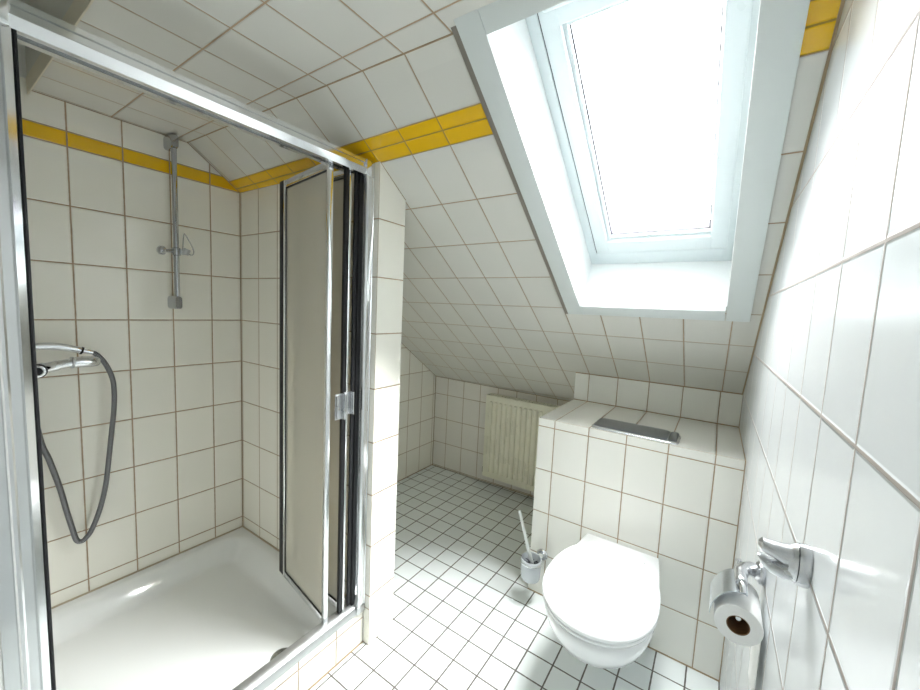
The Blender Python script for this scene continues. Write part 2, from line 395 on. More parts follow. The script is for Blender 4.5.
# ------------------------------------------------------------------ roof window
win = thing('window_1', slp(.66, .5), None, None, kind='structure')
def sbox(B, x0, x1, s0, s1, o0, o1, bev=0.0, seg=2):
    """box in slope coordinates"""
    tmp = bmesh.new(); r = bmesh.ops.create_cube(tmp, size=1.0)
    for v in tmp.verts:
        v.co = Vector(((x0+x1)/2+v.co.x*(x1-x0), (s0+s1)/2+v.co.y*(s1-s0), (o0+o1)/2+v.co.z*(o1-o0)))
    if bev: bmesh.ops.bevel(tmp, geom=tmp.edges[:], offset=bev, segments=seg, profile=.5, affect='EDGES')
    for v in tmp.verts: v.co = slp(v.co.x, v.co.y, v.co.z)
    me = bpy.data.meshes.new('t'); tmp.to_mesh(me); tmp.free(); B.b.from_mesh(me); bpy.data.meshes.remove(me)
    return B
def ring(B, x0, x1, s0, s1, w, o0, o1, bev=.003, wt=None, wb=None):
    wt = wt or w; wb = wb or w
    sbox(B, x0, x0+w, s0, s1, o0, o1, bev); sbox(B, x1-w, x1, s0, s1, o0, o1, bev)
    sbox(B, x0+w*.9, x1-w*.9, s0, s0+wt, o0, o1, bev); sbox(B, x0+w*.9, x1-w*.9, s1-wb, s1, o0, o1, bev)
    return B
# casing boards with butt joints (each board its own piece of one casing)
B = BM()
sbox(B, .363, .4225, .020, 1.084, .000, .020, .0015)
pre = set(B.b.verts); sbox(B, .9025, .967, .020, 1.084, .000, .020, .0015)
for v in B.b.verts:
    if v not in pre: v.co.x -= .0095*(1-min(1, max(0, (v.co.y+.177)*KN)))
sbox(B, .4230, .8985, .020, .069, .000, .0195, .0012)
sbox(B, .4230, .8985, 1.029, 1.084, .000, .0195, .0012)
part('casing', B, m_case, win)
B = BM(); sbox(B, .3440, .3640, .026, 1.098, .000, .010, .001); part('packing_strip', B, principled('taupe packing strip', (.27, .245, .215), .7, noise=(20, .1)), win)
B = BM(); t = .02
sbox(B, WX0-t, WX0, WS0-t, WS1+t, -.31, -.001); sbox(B, WX1, WX1+t, WS0-t, WS1+t, -.31, -.001)
sbox(B, WX0, WX1, WS0-t, WS0, -.31, -.001); sbox(B, WX0, WX1, WS1, WS1+t, -.31, -.001)
part('lining', B, m_rev, win)
B = BM(); ring(B, WX0, WX1, WS0, WS1, .030, -.30, -.200, .002, wb=.062, wt=.03)
fr = part('window_frame', B, m_winp, win)
B = BM(); sbox(B, .4495, .8865, .0965, .9705, -.290, -.212)
# dark gap seal round the sash
ringB = BM(); ring(ringB, .447, .890, .094, .9715, .006, -.27, -.205, .0)
B.b.free()
part('sash_seal', ringB, principled('dark weather seal', (.05, .05, .06), .6, noise=(30, .2)), win)
B = BM(); ring(B, .4530, .8840, .100, .966, .048, -.285, -.196, .006, wt=.075, wb=.06)
sash = part('sash', B, m_winp, win)
B = BM(); ring(B, .4990, .8470, .172, .908, .014, -.262, -.212, .003)
part('glazing_bead', B, m_winp, sash)
B = BM(); ring(B, .512, .834, .185, .896, .0050, -.262, -.226, .0)
part('spacer', B, principled('dark glazing edge', (.10, .09, .11), .5, noise=(30, .2)), sash)
B = BM(); sbox(B, .505, .842, .178, .904, -.256, -.250)
part('glass_pane', B, m_pane, sash)
B = BM(); sbox(B, .475, .865, .104, .132, -.195, -.168, .008, 3)
part('handle_bar', B, m_winp, sash)

# ------------------------------------------------------------------ shower tray
tr = thing('shower_tray', (-.57, -.36, 0), 'white enamelled shower tray filling the floor of the shower corner', 'shower tray')
TX0, TX1, TY0, TY1, TZ = XL+.001, -.183, FW+.002, .0385, .141
B = BM(); nx, ny = 64, 64; V = []
def tray_z(x, y):
    cx, cy = -.545, (TY0+TY1)/2
    hx, hy = .405, (TY1-TY0)/2-.030
    r = .11
    dx = abs(x-cx)-(hx-r); dy = abs(y-cy)-(hy-r)
    d = math.hypot(max(dx, 0), max(dy, 0))+min(max(dx, dy), 0)-r      # <0 inside basin
    t = min(1, max(0, -d/.085)); t = t*t*(3-2*t)
    dd = math.hypot(x+.245, y+.195)
    return TZ - .068*t - .006*t*(1-min(1, dd/.6)) - .0*dd
for i in range(nx+1):
    row = []
    for j in range(ny+1):
        u = i/nx; v = j/ny
        x = TX0+(TX1-TX0)*u; y = TY0+(TY1-TY0)*v
        y = min(y, yp(x)-.0005)
        row.append(B.b.verts.new((x, y, tray_z(x, y))))
    V.append(row)
for i in range(nx):
    for j in range(ny): B.b.faces.new((V[i][j], V[i+1][j], V[i+1][j+1], V[i][j+1]))
bot = [B.b.verts.new((x, y, .01)) for x, y in ((TX0, TY0), (TX1, TY0), (TX1, TY1-.0005), (TX0, TY1-.0005))]
B.b.faces.new(bot[::-1])
B.b.faces.new([V[i][0] for i in range(nx+1)]+[bot[1], bot[0]]); B.b.faces.new([V[nx][j] for j in range(ny+1)]+[bot[2], bot[1]])
B.b.faces.new([V[nx-i][ny] for i in range(nx+1)]+[bot[3], bot[2]]); B.b.faces.new([V[0][ny-j] for j in range(ny+1)]+[bot[0], bot[3]])
part('basin', B, m_enamel, tr, angle=60)
B = BM(); dz = tray_z(-.232, -.200)
B.lathe([(.002, .0085), (.026, .008), (.034, .0055), (.0375, .0015), (.038, -.003)], (-.232, -.200, dz), seg=40)
dr = part('drain', B, m_drain, tr)
B = BM(); B.lathe([(.0001, .0105), (.020, .0100), (.0235, .0085), (.0235, .0075)], (-.232, -.200, dz), seg=32)
part('drain_cap', B, m_drain, dr)
B = BM()
B.tube([(XL+.002, TY0+.01, TZ+.002), (XL+.002, .036, TZ+.002)], .0035, 8); B.tube([(XL+.002, .0365, TZ+.002), (-.19, .0515, TZ+.002)], .0035, 8)
B.tube([(XL+.002, .0365, TZ), (XL+.002, .0365, TZ+.03)], .003, 8)
part('sealant', B, m_sil, tr)

# ------------------------------------------------------------------ shower enclosure
en = thing('shower_enclosure', (-.145, -.36, .134), 'chrome framed shower enclosure with its door folded open beside the tiled pillar', 'shower door')
Z0, Z1 = .1345, 1.742
def yprof(pts, y0, y1): return (lambda p: Vector((p[0], y0, p[1]))), (lambda p: Vector((p[0], y1, p[1])))
# top rail: stepped extrusion running along y, profile in (x, z)
B = BM()
top = [(-.113, Z1), (-.113, Z1-.010), (-.1165, Z1-.012), (-.1165, Z1-.0255), (-.1085, Z1-.027), (-.1075, Z1-.029), (-.1145, Z1-.0475), (-.125, Z1-.049), (-.125, Z1-.028), (-.150, Z1-.028), (-.150, Z1-.046), (-.166, Z1-.046), (-.166, Z1)]
B.prism(top, *yprof(None, -.745, .018)); part('top_rail', B, m_alu, en, angle=20)
B = BM()
bot = [(-.116, Z0), (-.116, Z0+.012), (-.121, Z0+.026), (-.130, Z0+.031), (-.142, Z0+.034), (-.156, Z0+.034), (-.160, Z0+.022), (-.172, Z0+.018), (-.172, Z0)]
B.prism(bot, *yprof(None, -.745, .018)); part('bottom_rail', B, m_alub, en, angle=20)
# corner joint blocks
def post_prof(poly, z0, z1): return (lambda p: Vector((p[0], p[1], z0))), (lambda p: Vector((p[0], p[1], z1)))
B = BM()
lp = [(-.165, -.765), (-.165, -.742), (-.150, -.742), (-.150, -.7455), (-.118, -.7465), (-.106, -.743), (-.106, -.753), (-.118, -.7555), (-.118, -.7700), (-.104, -.7725), (-.104, -.782), (-.116, -.786), (-.118, -.800), (-.1185, -.8)]
lp = [(-.172, -.764), (-.172, -.738), (-.152, -.738), (-.150, -.741), (-.124, -.741), (-.1145, -.7395), (-.1090, -.7500), (-.1095, -.7515), (-.120, -.7525), (-.120, -.7650), (-.106, -.7660), (-.104, -.769), (-.104, -.7735), (-.108, -.776), (-.116, -.777), (-.1175, -.795), (-.1185, -.795), (-.1185, -.764)]
B.prism(lp, *post_prof(lp, Z0, Z1)); pl = part('post', B, m_alu, en, angle=20)
B = BM(); B.box((-.152, -.7375, Z0+.03), (-.118, -.7325, Z1-.045), .0015); part('gasket', B, m_black, pl)
B = BM()
rp = [(-.172, .0515), (-.172, .020), (-.160, .0185), (-.152, .024), (-.138, .024), (-.134, .019), (-.122, .019), (-.113, .022), (-.109, .028), (-.113, .033), (-.113, .047), (-.111, .0525)]
B.prism(rp, *post_prof(rp, Z0, Z1)); pr_ = part('post', B, m_alu, en, angle=20)
B = BM(); B.box((-.158, .010, Z0+.03), (-.134, .0195, Z1-.045), .001); part('gasket', B, m_black, pr_)
# foot block at the right post, cap at the upper right joint
B = BM(); B.box((-.176, .016, Z0-.0), (-.109, .0525, Z0+.028), .003); part('corner_block', B, m_alud, en)
B = BM(); B.box((-.170, .016, Z1-.048), (-.1075, .0525, Z1+.0015), .002); part('corner_block', B, m_alu, en)
B = BM(); B.box((-.176, -.786, Z1-.050), (-.1035, -.742, Z1+.0015), .002); part('corner_block', B, m_alu, en)

def panel(name, p0, p1, gk, z0, z1, gasket_at='far', th=.016, sw=.020, gk2=False):
    """framed obscured pane between plan points p0 (far, inside the shower) and p1"""
    p0 = Vector((*p0, 0)); p1 = Vector((*p1, 0)); d = (p1-p0).normalized(); n = Vector((-d.y, d.x, 0)); Ln = (p1-p0).length
    M = Matrix(((d.x, n.x, 0, p0.x), (d.y, n.y, 0, p0.y), (0, 0, 1, 0), (0, 0, 0, 1)))
    B = BM(); h = th/2
    B.box((0, -h, z0), (sw*.55, h, z1), .002, M=M); B.box((Ln-sw*.8, -h, z0), (Ln, h, z1), .0025, M=M)
    B.box((sw*.5, -h*.8, z0), (Ln-sw*.7, h*.8, z0+.022), .0015, M=M); B.box((sw*.5, -h*.8, z1-.026), (Ln-sw*.7, h*.8, z1), .0015, M=M)
    o = part(name, B, m_alu, en)
    B = BM(); B.box((sw*.5, -.0018, z0+.018), (Ln-sw*.7, .0018, z1-.022), 0, M=M); part('pane', B, m_acry, o)
    B = BM(); B.box((sw*.55, -.0042, z0+.022), (sw*.55+.004, .0042, z1-.026), 0, M=M); B.box((Ln-sw*.8-.004, -.0042, z0+.022), (Ln-sw*.8, .0042, z1-.026), 0, M=M)
    B.box((sw*.55, -.0042, z0+.022), (Ln-sw*.8, .0042, z0+.026), 0, M=M); B.box((sw*.55, -.0042, z1-.030), (Ln-sw*.8, .0042, z1-.026), 0, M=M)
    part('pane_gasket', B, m_black, o)
    B = BM()
    if gk: B.box((-.036, -h*.9, z0+.003), (-.0005, h*.9, z1+.002), .002, M=M)
    if gk2: B.box((Ln+.0004, -h, z0+.004), (Ln+.006, h, z1-.004), .001, M=M); 
    if gk or gk2: part('edge_seal', B, m_black, o)
    else: B.b.free()
    return o, M, Ln
pa, Ma, La = panel('door_panel', (-.470, -.0485), (-.138, -.098), True, .168, 1.706)
pb, Mb, Lb = panel('door_panel', (-.462, -.012), (-.148, -.024), False, .168, 1.706, gk2=False)
B = BM(); B.box((-.1475, -.046, .172), (-.134, -.034, 1.70), .002); part('door_seal', B, m_black, en)
B = BM(); B.box((-.147, -.0045, .172), (-.138, .0085, 1.70), .002); part('door_seal', B, m_black, en)
# small bright stile beside the seal and clip handles
B = BM(); B.box((-.150, -.033, .170), (-.132, -.024, 1.704), .002); part('stile', B, m_alu, en)
def clip(x, y0, y1, z0, z1):
    B = BM(); B.box((x-.004, y0, z0), (x, y1, z1), .0015); B.box((x, y0+.002, z0+.004), (x+.010, y0+.006, z1-.004), .0015); B.box((x, y1-.005, z0), (x+.014, y1, z1), .0015)
    return part('door_handle', B, m_satin, en)
clip(-.128, -.079, -.047, .885, .972); clip(-.128, -.044, -.012, .895, .974)

# ------------------------------------------------------------------ riser rail
BX, BY = -.935, -.233
rl = thing('shower_rail', (XL, BY, 1.24), 'chrome vertical shower rail on the tiled wall, without a hand shower', 'shower rail')
B = BM(); B.tube([(BX, BY, 1.232), (BX, BY, 1.885)], .0095, 20); part('bar', B, m_chromed, rl)
for z0, z1 in ((1.843, 1.896), (1.217, 1.270)):
    B = BM(); zm = (z0+z1)/2; hh = (z1-z0)/2
    B.loft([[Vector((x, BY+w*a, zm+hh*k*b)) for a, b in rrect(0, 0, 2, 2, .5, 5)] for x, w, k in ((XL, .017, .98), (XL+.010, .0165, 1), (XL+.045, .0145, .97), (BX+.012, .0130, .95), (BX+.0165, .0105, .88))])
    part('wall_bracket', B, m_chromed, rl)
B = BM(); B.lathe([(.011, -.016), (.0145, -.014), (.0155, 0), (.0145, .014), (.011, .016)], (BX, BY, 1.447), seg=24)
B.tube([(BX, BY-.012, 1.447), (BX, BY-.038, 1.445)], [.006, .007], 14)
sl_ = part('slider', B, m_chromed, rl)
B = BM(); B.lathe([(.006, 0), (.0155, .003), (.0175, .010), (.0165, .020), (.010, .026), (.001, .027)], (BX, BY-.036, 1.445), axis=(0, -1, 0), seg=24); part('knob', B, m_satin, sl_)
B = BM(); B.box((BX-.010, BY+.010, 1.437), (BX+.013, BY+.030, 1.459), .004)
B.lathe([(.010, -.012), (.0125, -.010), (.013, .008), (.011, .012)], (BX+.012, BY+.030, 1.450), axis=(.25, .35, 1), seg=20); part('cradle', B, m_alud, sl_)
B = BM(); B.tube(catmull([(BX+.012, BY+.018, 1.452), (BX+.016, BY+.022, 1.515), (BX+.016, BY+.030, 1.512), (BX+.020, BY+.052, 1.462), (BX+.018, BY+.050, 1.440), (BX+.012, BY+.030, 1.442)], 8), .0022, 8); part('clip', B, m_hook_clear, sl_)

# ------------------------------------------------------------------ mixer, hand shower, hose
mx = thing('shower_mixer', (XL, -.645, 1.0), 'chrome single lever shower mixer on the tiled wall behind the frame post', 'tap')
B = BM()
B.tube([(XL+.002, -.70, 1.015), (XL+.030, -.70, 1.010)], [.030, .026], 24); B.tube([(XL+.02, -.70, 1.012), (-.925, -.668, 1.010)], [.020, .024], 24); B.tube([(-.93, -.65, 1.012), (-.882, -.634, 1.014)], [.024, .0215], 28)
B.lathe([(.012, -.050), (.024, -.046), (.028, -.02), (.028, .022), (.024, .040), (.012, .046)], (-.935, -.652, 1.0), axis=(0, 0.1, 1), seg=28)
part('mixer_body', B, m_chrome, mx)
B = BM(); B.tube(catmull([(-.915, -.640, 1.016), (-.905, -.612, 1.018), (-.895, -.582, 1.026), (-.890, -.552, 1.032)], 6), [.019]*6+[.017]*6+[.015]*6+[.0145], 18)
lv = part('lever', B, m_chrome, mx)
B = BM(); B.lathe([(.010, -.002), (.0170, .001), (.0185, .006), (.0185, .050), (.0170, .062), (.011, .069), (.001, .071)], (-.890, -.552, 1.032), axis=(-.12, 1, -.04), seg=28); part('grip', B, m_chrome, lv)
B = BM(); B.lathe([(.0192, -.0035), (.0192, .0015)], (-.890, -.552, 1.032), axis=(-.12, 1, -.04), seg=28); part('grip_ring', B, m_alud, lv)
ax = Vector((.75, -.15, -.05)).normalized()
B = BM(); B.lathe([(.0225, 0), (.0225, .010), (.019, .012)], Vector((-.880, -.633, 1.014)), axis=ax, seg=32); part('knob_ring', B, m_black, mx)
B = BM(); B.lathe([(.019, 0), (.0195, .012), (.015, .014), (.010, .010), (.010, .0101)], Vector((-.880, -.633, 1.014)), axis=ax, seg=32); part('knob', B, m_chrome, mx)
B = BM(); B.lathe([(.0095, .009), (.0095, .0115), (.001, .012)], Vector((-.880, -.633, 1.014)), axis=ax, seg=24); part('knob_cap', B, m_black, mx)
hs = thing('hand_shower', (-.925, -.66, 1.09), 'chrome hand shower handle lying above the mixer, its end arching out behind the frame post', 'shower head')
hpts = catmull([(-.925, -.705, 1.074), (-.925, -.665, 1.082), (-.925, -.62, 1.087), (-.925, -.58, 1.0845), (-.925, -.540, 1.073), (-.925, -.523, 1.067)], 6)
B = BM(); B.tube(hpts, [.0105+.002*math.sin(i/len(hpts)*3) for i in range(len(hpts))], 18); part('handle', B, m_chrome, hs)
B = BM(); B.lathe([(.010, .02), (.026, .008), (.032, -.004), (.031, -.012), (.001, -.012)], (-.925, -.725, 1.078), axis=(-.1, -.25, 1), seg=32); part('head', B, m_chrome, hs)
B = BM(); B.tube([(-.925, -.524, 1.0675), (-.925, -.5195, 1.0658)], .0130, 18); part('collar', B, m_black, hs)
hose_pts = catmull([(-.925, -.5185, 1.0654), (-.925, -.500, 1.060), (-.925, -.482, 1.048), (-.925, -.462, 1.015), (-.925, -.4455, .965), (-.925, -.441, .917), (-.926, -.443, .85), (-.927, -.450, .78), (-.930, -.4600, .682), (-.934, -.474, .557), (-.938, -.493, .468), (-.94, -.515, .405), (-.94, -.530, .382), (-.94, -.543, .374), (-.94, -.556, .386), (-.938, -.566, .438), (-.936, -.578, .51), (-.934, -.590, .59), (-.930, -.612, .70), (-.928, -.627, .758), (-.927, -.640, .853), (-.929, -.650, .929), (-.932, -.652, .955)], 12)
def uvtube(name, pts, rad, seg, mat, parent=None):
    b = bmesh.new(); L = b.loops.layers.uv.new('UVMap'); n = len(pts); rings = []; u = None; acc = [0]
    for i in range(1, n): acc.append(acc[-1]+(pts[i]-pts[i-1]).length)
    for i in range(n):
        t = (pts[min(i+1, n-1)]-pts[max(i-1, 0)]).normalized()
        if u is None: u = t.cross(Vector((1, 0, 0))).normalized()
        u = (u-t*u.dot(t)).normalized(); w = t.cross(u)
        rings.append([b.verts.new(pts[i]+(u*math.cos(2*math.pi*k/seg)+w*math.sin(2*math.pi*k/seg))*rad) for k in range(seg)])
    for i in range(n-1):
        for k in range(seg):
            j = (k+1) % seg; f = b.faces.new((rings[i][k], rings[i][j], rings[i+1][j], rings[i+1][k])); f.smooth = True
            for lp, (uu, vv) in zip(f.loops, ((k/seg, acc[i]), ((k+1)/seg, acc[i]), ((k+1)/seg, acc[i+1]), (k/seg, acc[i+1]))): lp[L].uv = (uu*.02, vv)
    b.faces.new(rings[0][::-1]); b.faces.new(rings[-1])
    me = bpy.data.meshes.new(name); b.to_mesh(me); b.free(); me.materials.append(mat)
    o = bpy.data.objects.new(name, me); COL.objects.link(o)
    if parent:
        o.parent = parent; o.matrix_parent_inverse = Matrix.Translation(parent.location).inverted()
    return o
    return o
ho = uvtube('hose', hose_pts, .0080, 14, m_hose, mx)
B = BM(); B.tube([hose_pts[0], hose_pts[6], hose_pts[16]], [.0095, .0092, .0082], 18); part('ferrule', B, m_chrome, ho)

# ------------------------------------------------------------------ toilet
to = thing('toilet', (.637, .70, .10), 'white wall hung toilet with closed lid on the tiled cistern box', 'toilet')
TC = .645
def outline(cx, hw, yb, yf, bw, n=48, e=2.25, ymid=None):
    """closed plan outline, flat at the wall (y = yb), rounded at the front (y = yf)"""
    pts = []; ym = ymid if ymid is not None else yf + (yb-yf)*.42
    for k in range(n+1):                       # front half, from right side round to the left
        a = -math.pi*k/n
        c, s_ = math.cos(a), math.sin(a)
        pts.append((cx+hw*math.copysign(abs(c)**(2/e), c), ym-(ym-yf)*abs(s_)**(2/e)))
    m = 10
    for k in range(1, m+1):                    # left side back to the wall
        t = k/m; pts.append((cx-hw+(hw-bw)*(t**1.7), ym+(yb-ym)*t))
    for k in range(m, 0, -1):
        t = k/m; pts.append((cx+hw-(hw-bw)*(t**1.7), ym+(yb-ym)*t))
    return pts
sec = [ # z, half width, front y, back half width, exponent
 (.367, .158, .162, .131, 2.2), (.361, .164, .155, .133, 2.2), (.34, .165, .157, .133, 2.2), (.31, .159, .168, .132, 2.2), (.275, .149, .190, .129, 2.15),
 (.250, .136, .228, .123, 2.1), (.226, .120, .272, .116, 2.1), (.204, .101, .320, .104, 2.05), (.188, .082, .362, .088, 2.05), (.178, .064, .402, .072, 2.0), (.173, .046, .43, .056, 2.0)]
B = BM(); B.loft([[Vector((x, y, z)) for x, y in outline(TC, hw, .699, yf, bw, e=e)] for z, hw, yf, bw, e in sec])
part('bowl', B, m_cer, to, angle=70)
B = BM(); B.tube([(TC+.005, .475, .150), (TC+.005, .485, .072), (TC+.005, .56, .046), (TC+.005, .699, .048)], [.046, .040, .038, .038], 20); part('trap', B, m_cer, to)
def lidout(off, n=40, yb=.612, yf=.150):
    pts = []; cx = TC-.001; a = .1725+off; ym = .360
    for k in range(n*2):
        t = math.pi*k/n; c, s_ = math.cos(t), math.sin(t)
        if s_ < 0: x = a*math.copysign(abs(c)**(2/2.12), c); y = -(ym-yf+off)*abs(s_)**(2/2.12)
        else: x = a*math.copysign(abs(c)**(2/2.35), c); y = (yb-ym+off)*abs(s_)**(2/2.35)
        pts.append((cx+x, ym+y))
    return pts
def stack(levels, fn): return [[Vector((x, y, z)) for x, y in fn(o)] for z, o in levels]
B = BM(); B.loft(stack([(.369, -.012), (.371, -.004), (.377, -.001), (.381, -.003), (.382, -.01)], lidout)); part('seat', B, m_seat, to, angle=60)
def lidz():
    rings = stack([(.3835, -.008), (.385, -.002), (.391, .0005), (.397, -.001), (.4015, -.006), (.404, -.014)], lidout)
    c = Vector((TC, .36, 0))
    for k, z in ((.75, .4065), (.5, .408), (.25, .409), (.02, .4093)):
        rings.append([Vector((c.x+(p.x-c.x)*k, c.y+(p.y-c.y)*k, z)) for p in rings[5]])
    return rings
B = BM(); B.loft(lidz()); part('lid', B, m_seat, to, angle=60)
for sx in (-1, 1):
    B = BM(); B.lathe([(.008, -.020), (.009, -.017), (.009, .017), (.008, .020)], (TC+sx*.075, .617, .377), axis=(1, 0, 0), seg=18); B.lathe([(.011, 0), (.010, .009)], (TC+sx*.075, .617, .3675), seg=18); part('hinge', B, m_seat, to)

# ------------------------------------------------------------------ flush plate
fp = thing('flush_plate', (.643, .785, ZT), 'grey chrome dual flush plate set in the tiled ledge above the toilet', 'flush plate')
B = BM(); o_ = rrect(.643, .781, .318, .142, .030, 8)
def inset(pts, c, d): 
    return [(p[0]-math.copysign(min(abs(p[0]-c[0]), d), p[0]-c[0]), p[1]-math.copysign(min(abs(p[1]-c[1]), d), p[1]-c[1])) for p in pts]
c_ = (.643, .781)
B.loft([[Vector((x, y, z)) for x, y in inset(o_, c_, d)] for d, z in ((0, ZT), (0, ZT+.003), (.002, ZT+.006), (.006, ZT+.008), (.010, ZT+.0085))])
part('plate', B, m_platel, fp, angle=50)
def button(x0, x1, nm):
    B = BM(); cx = (x0+x1)/2; y0, y1 = .7255, .847; oo = rrect(cx, (y0+y1)/2, x1-x0, y1-y0, .014, 6)
    rings = []
    for d, z in ((0, .0085), (0, .012), (.003, .0155), (.008, .0175)):
        rr_ = []
        for x, y in inset(oo, (cx, (y0+y1)/2), d):
            t = (y-y0)/(y1-y0); rr_.append(Vector((x, y, ZT + .0085 + (z-.0085)*(0.15+.85*min(1, t*2.6)))))
        rings.append(rr_)
    B.loft(rings); return part(nm, B, m_plate, fp, angle=50)
button(.491, .7635, 'large_button'); button(.766, .795, 'small_button')

# ------------------------------------------------------------------ radiator
ra = thing('radiator', (-.1, 1.44, .10), 'cream panel radiator hung low on the wall under the sloping ceiling', 'radiator')
RX0, RX1, RY0, RY1, RZ0, RZ1 = -.415, .225, 1.408, 1.470, .097, .683
B = BM(); B.box((RX0, RY0, RZ0), (RX1, RY0+.012, RZ1), .003, 3)
nf = 16; pitch = (RX1-RX0-.05)/nf
for k in range(nf):
    cx = RX0+.025+pitch*(k+.5); w = pitch*.33
    rings = []
    for d, yy in ((0, RY0+.001), (.002, RY0-.008), (.0055, RY0-.0125)):
        rings.append([Vector((x, yy, z)) for x, z in rrect(cx, (RZ0+RZ1)/2, 2*(w-d)+.004, RZ1-RZ0-.075-2*d, max(w-d, .002)*.98, 5)])
    B.loft(rings)
part('front_panel', B, m_rad, ra, angle=40)
B = BM(); B.box((RX0+.004, RY1-.010, RZ0+.01), (RX1-.004, RY1, RZ1-.012), .002)
for k in range(24):
    x = RX0+.03+k*(RX1-RX0-.06)/23; B.box((x-.001, RY0+.012, RZ0+.05), (x+.001, RY1-.010, RZ1-.05))
part('rear_panel', B, m_rad, ra)
B = BM(); B.box((RX0-.001, RY0+.006, RZ0+.03), (RX0+.0015, RY1-.002, RZ1-.003), .0006); part('side_cover', B, m_rad, ra)
B = BM(); B.box((RX1-.0015, RY0+.006, RZ0+.03), (RX1+.001, RY1-.002, RZ1-.003), .0006); part('side_cover', B, m_rad, ra)
B = BM(); B.box((RX0, RY0+.008, RZ1-.008), (RX1, RY0+.014, RZ1+.002), .001); B.box((RX0, RY1-.008, RZ1-.008), (RX1, RY1, RZ1+.002), .001)
for k in range(26):
    x = RX0+.008+k*(RX1-RX0-.016)/25; B.box((x-.004, RY0+.012, RZ1-.004), (x+.004, RY1-.006, RZ1))
part('top_grille', B, m_rad, ra)
for x in (-.30, .12):
    B = BM(); B.box((x-.012, RY1-.001, .20), (x+.012, kn(x)-.0015, .60), .002); part('wall_bracket', B, m_rad, ra)
B = BM(); B.tube([(RX0+.006, 1.44, .128), (RX0-.012, 1.44, .128)], .008, 14); B.tube([(RX0-.010, 1.44, .112), (RX0-.010, 1.44, .148)], .0085, 14); part('valve', B, m_black, ra)

# ------------------------------------------------------------------ toilet brush and its holder
CX, CY = .305, .622
hd = thing('toilet_brush_holder', (CX, .70, .17), 'frosted glass brush cup in a chrome wall ring low on the cistern box', 'toilet brush holder')
B = BM(); B.lathe([(.001, .114), (.032, .114), (.038, .117), (.041, .124), (.0425, .16), (.0435, .207), (.0430, .209), (.0405, .2085), (.0395, .16), (.038, .128), (.034, .122), (.001, .121)], (CX, CY, 0), seg=40); part('glass_cup', B, m_cup, hd)
B = BM()
B.lathe([(.0436, .190), (.0456, .191), (.0456, .196), (.0436, .197)], (CX, CY, 0), seg=40, cap=False)
B.b.faces.ensure_lookup_table()
B.tube([(CX+.012, CY+.042, .1935), (CX+.017, CY+.056, .194), (CX+.02, .697, .196)], [.009, .011, .014], 20)
B.lathe([(.022, 0), (.025, .003), (.025, .010), (.021, .015), (.001, .016)], (CX+.022, .6995, .196), axis=(0, -1, 0), seg=32)
part('wall_ring', B, m_chrome, hd)
tb = thing('toilet_brush', (CX, CY, .12), 'toilet brush with a thin pale metal handle standing in its glass cup', 'toilet brush')
B = BM(); B.tube([(CX+.008, CY, .175), (CX-.012, CY-.004, .235), (CX-.064, CY-.012, .402), (CX-.066, CY-.012, .408)], [.0085, .0082, .0062, .0068], 16); part('handle', B, m_satinh, tb)
B = BM(); rnd = random.Random(3)
B.lathe([(.006, .118), (.020, .120), (.024, .135), (.024, .160), (.018, .168), (.006, .170)], (CX+.002, CY, .012), seg=20)
for k in range(260):
    a = rnd.random()*6.283; z = .135+rnd.random()*.056; L_ = .030+rnd.random()*.006
    B.tube([(CX, CY, z), (CX+L_*math.cos(a), CY+L_*math.sin(a), z+.004*rnd.uniform(-1, 1))], .0009, 4)
part('bristles', B, m_bris, tb)

# ------------------------------------------------------------------ double robe hook on the long wall
hk = thing('robe_hook', (xr(-.24), -.235, .985), 'chrome double prong hook screwed to the long tiled wall', 'hook')
wx = xr(-.235); HY, HZ = -.250, .9725
def ell(x, cy, cz, a, b, n=28): return [Vector((x, cy+a*math.cos(2*math.pi*k/n), cz+b*math.sin(2*math.pi*k/n))) for k in range(n)]
B = BM(); B.loft([ell(wx-.0004, HY, HZ, .0170, .0265), ell(wx-.006, HY, HZ, .0175, .0270), ell(wx-.0115, HY, HZ, .0168, .0262), ell(wx-.0125, HY, HZ, .0150, .024)]); part('rose', B, m_satin, hk)
def prong(path, ry, rz):
    rings = []
    for (x, y, z), a, b in zip(path, ry, rz): rings.append([Vector((x, y+a*math.cos(2*math.pi*k/20), z+b*math.sin(2*math.pi*k/20))) for k in range(20)])
    return rings
B = BM(); B.loft([ell(wx-.0125, HY, HZ, .0162, .0252), ell(wx-.016, HY, HZ, .0155, .0240), ell(wx-.021, HY, HZ, .0125, .020)])
part('neck', B, m_satin, hk)
B = BM(); B.loft(prong([(wx-.016, HY, HZ+.007), (wx-.026, HY, HZ+.0075), (wx-.037, HY, HZ+.010), (wx-.047, HY, HZ+.012), (wx-.051, HY, HZ+.0125)], [.0135, .0135, .0125, .0105, .004], [.0150, .0125, .0098, .0080, .0035])); part('prong', B, m_satin, hk)
B = BM(); B.loft(prong([(wx-.016, HY, HZ-.010), (wx-.026, HY, HZ-.0135), (wx-.037, HY, HZ-.0125), (wx-.046, HY, HZ-.0075), (wx-.0505, HY, HZ-.004)], [.0135, .0125, .0115, .0090, .003], [.0125, .0100, .0082, .0062, .0022])); part('prong', B, m_satin, hk)

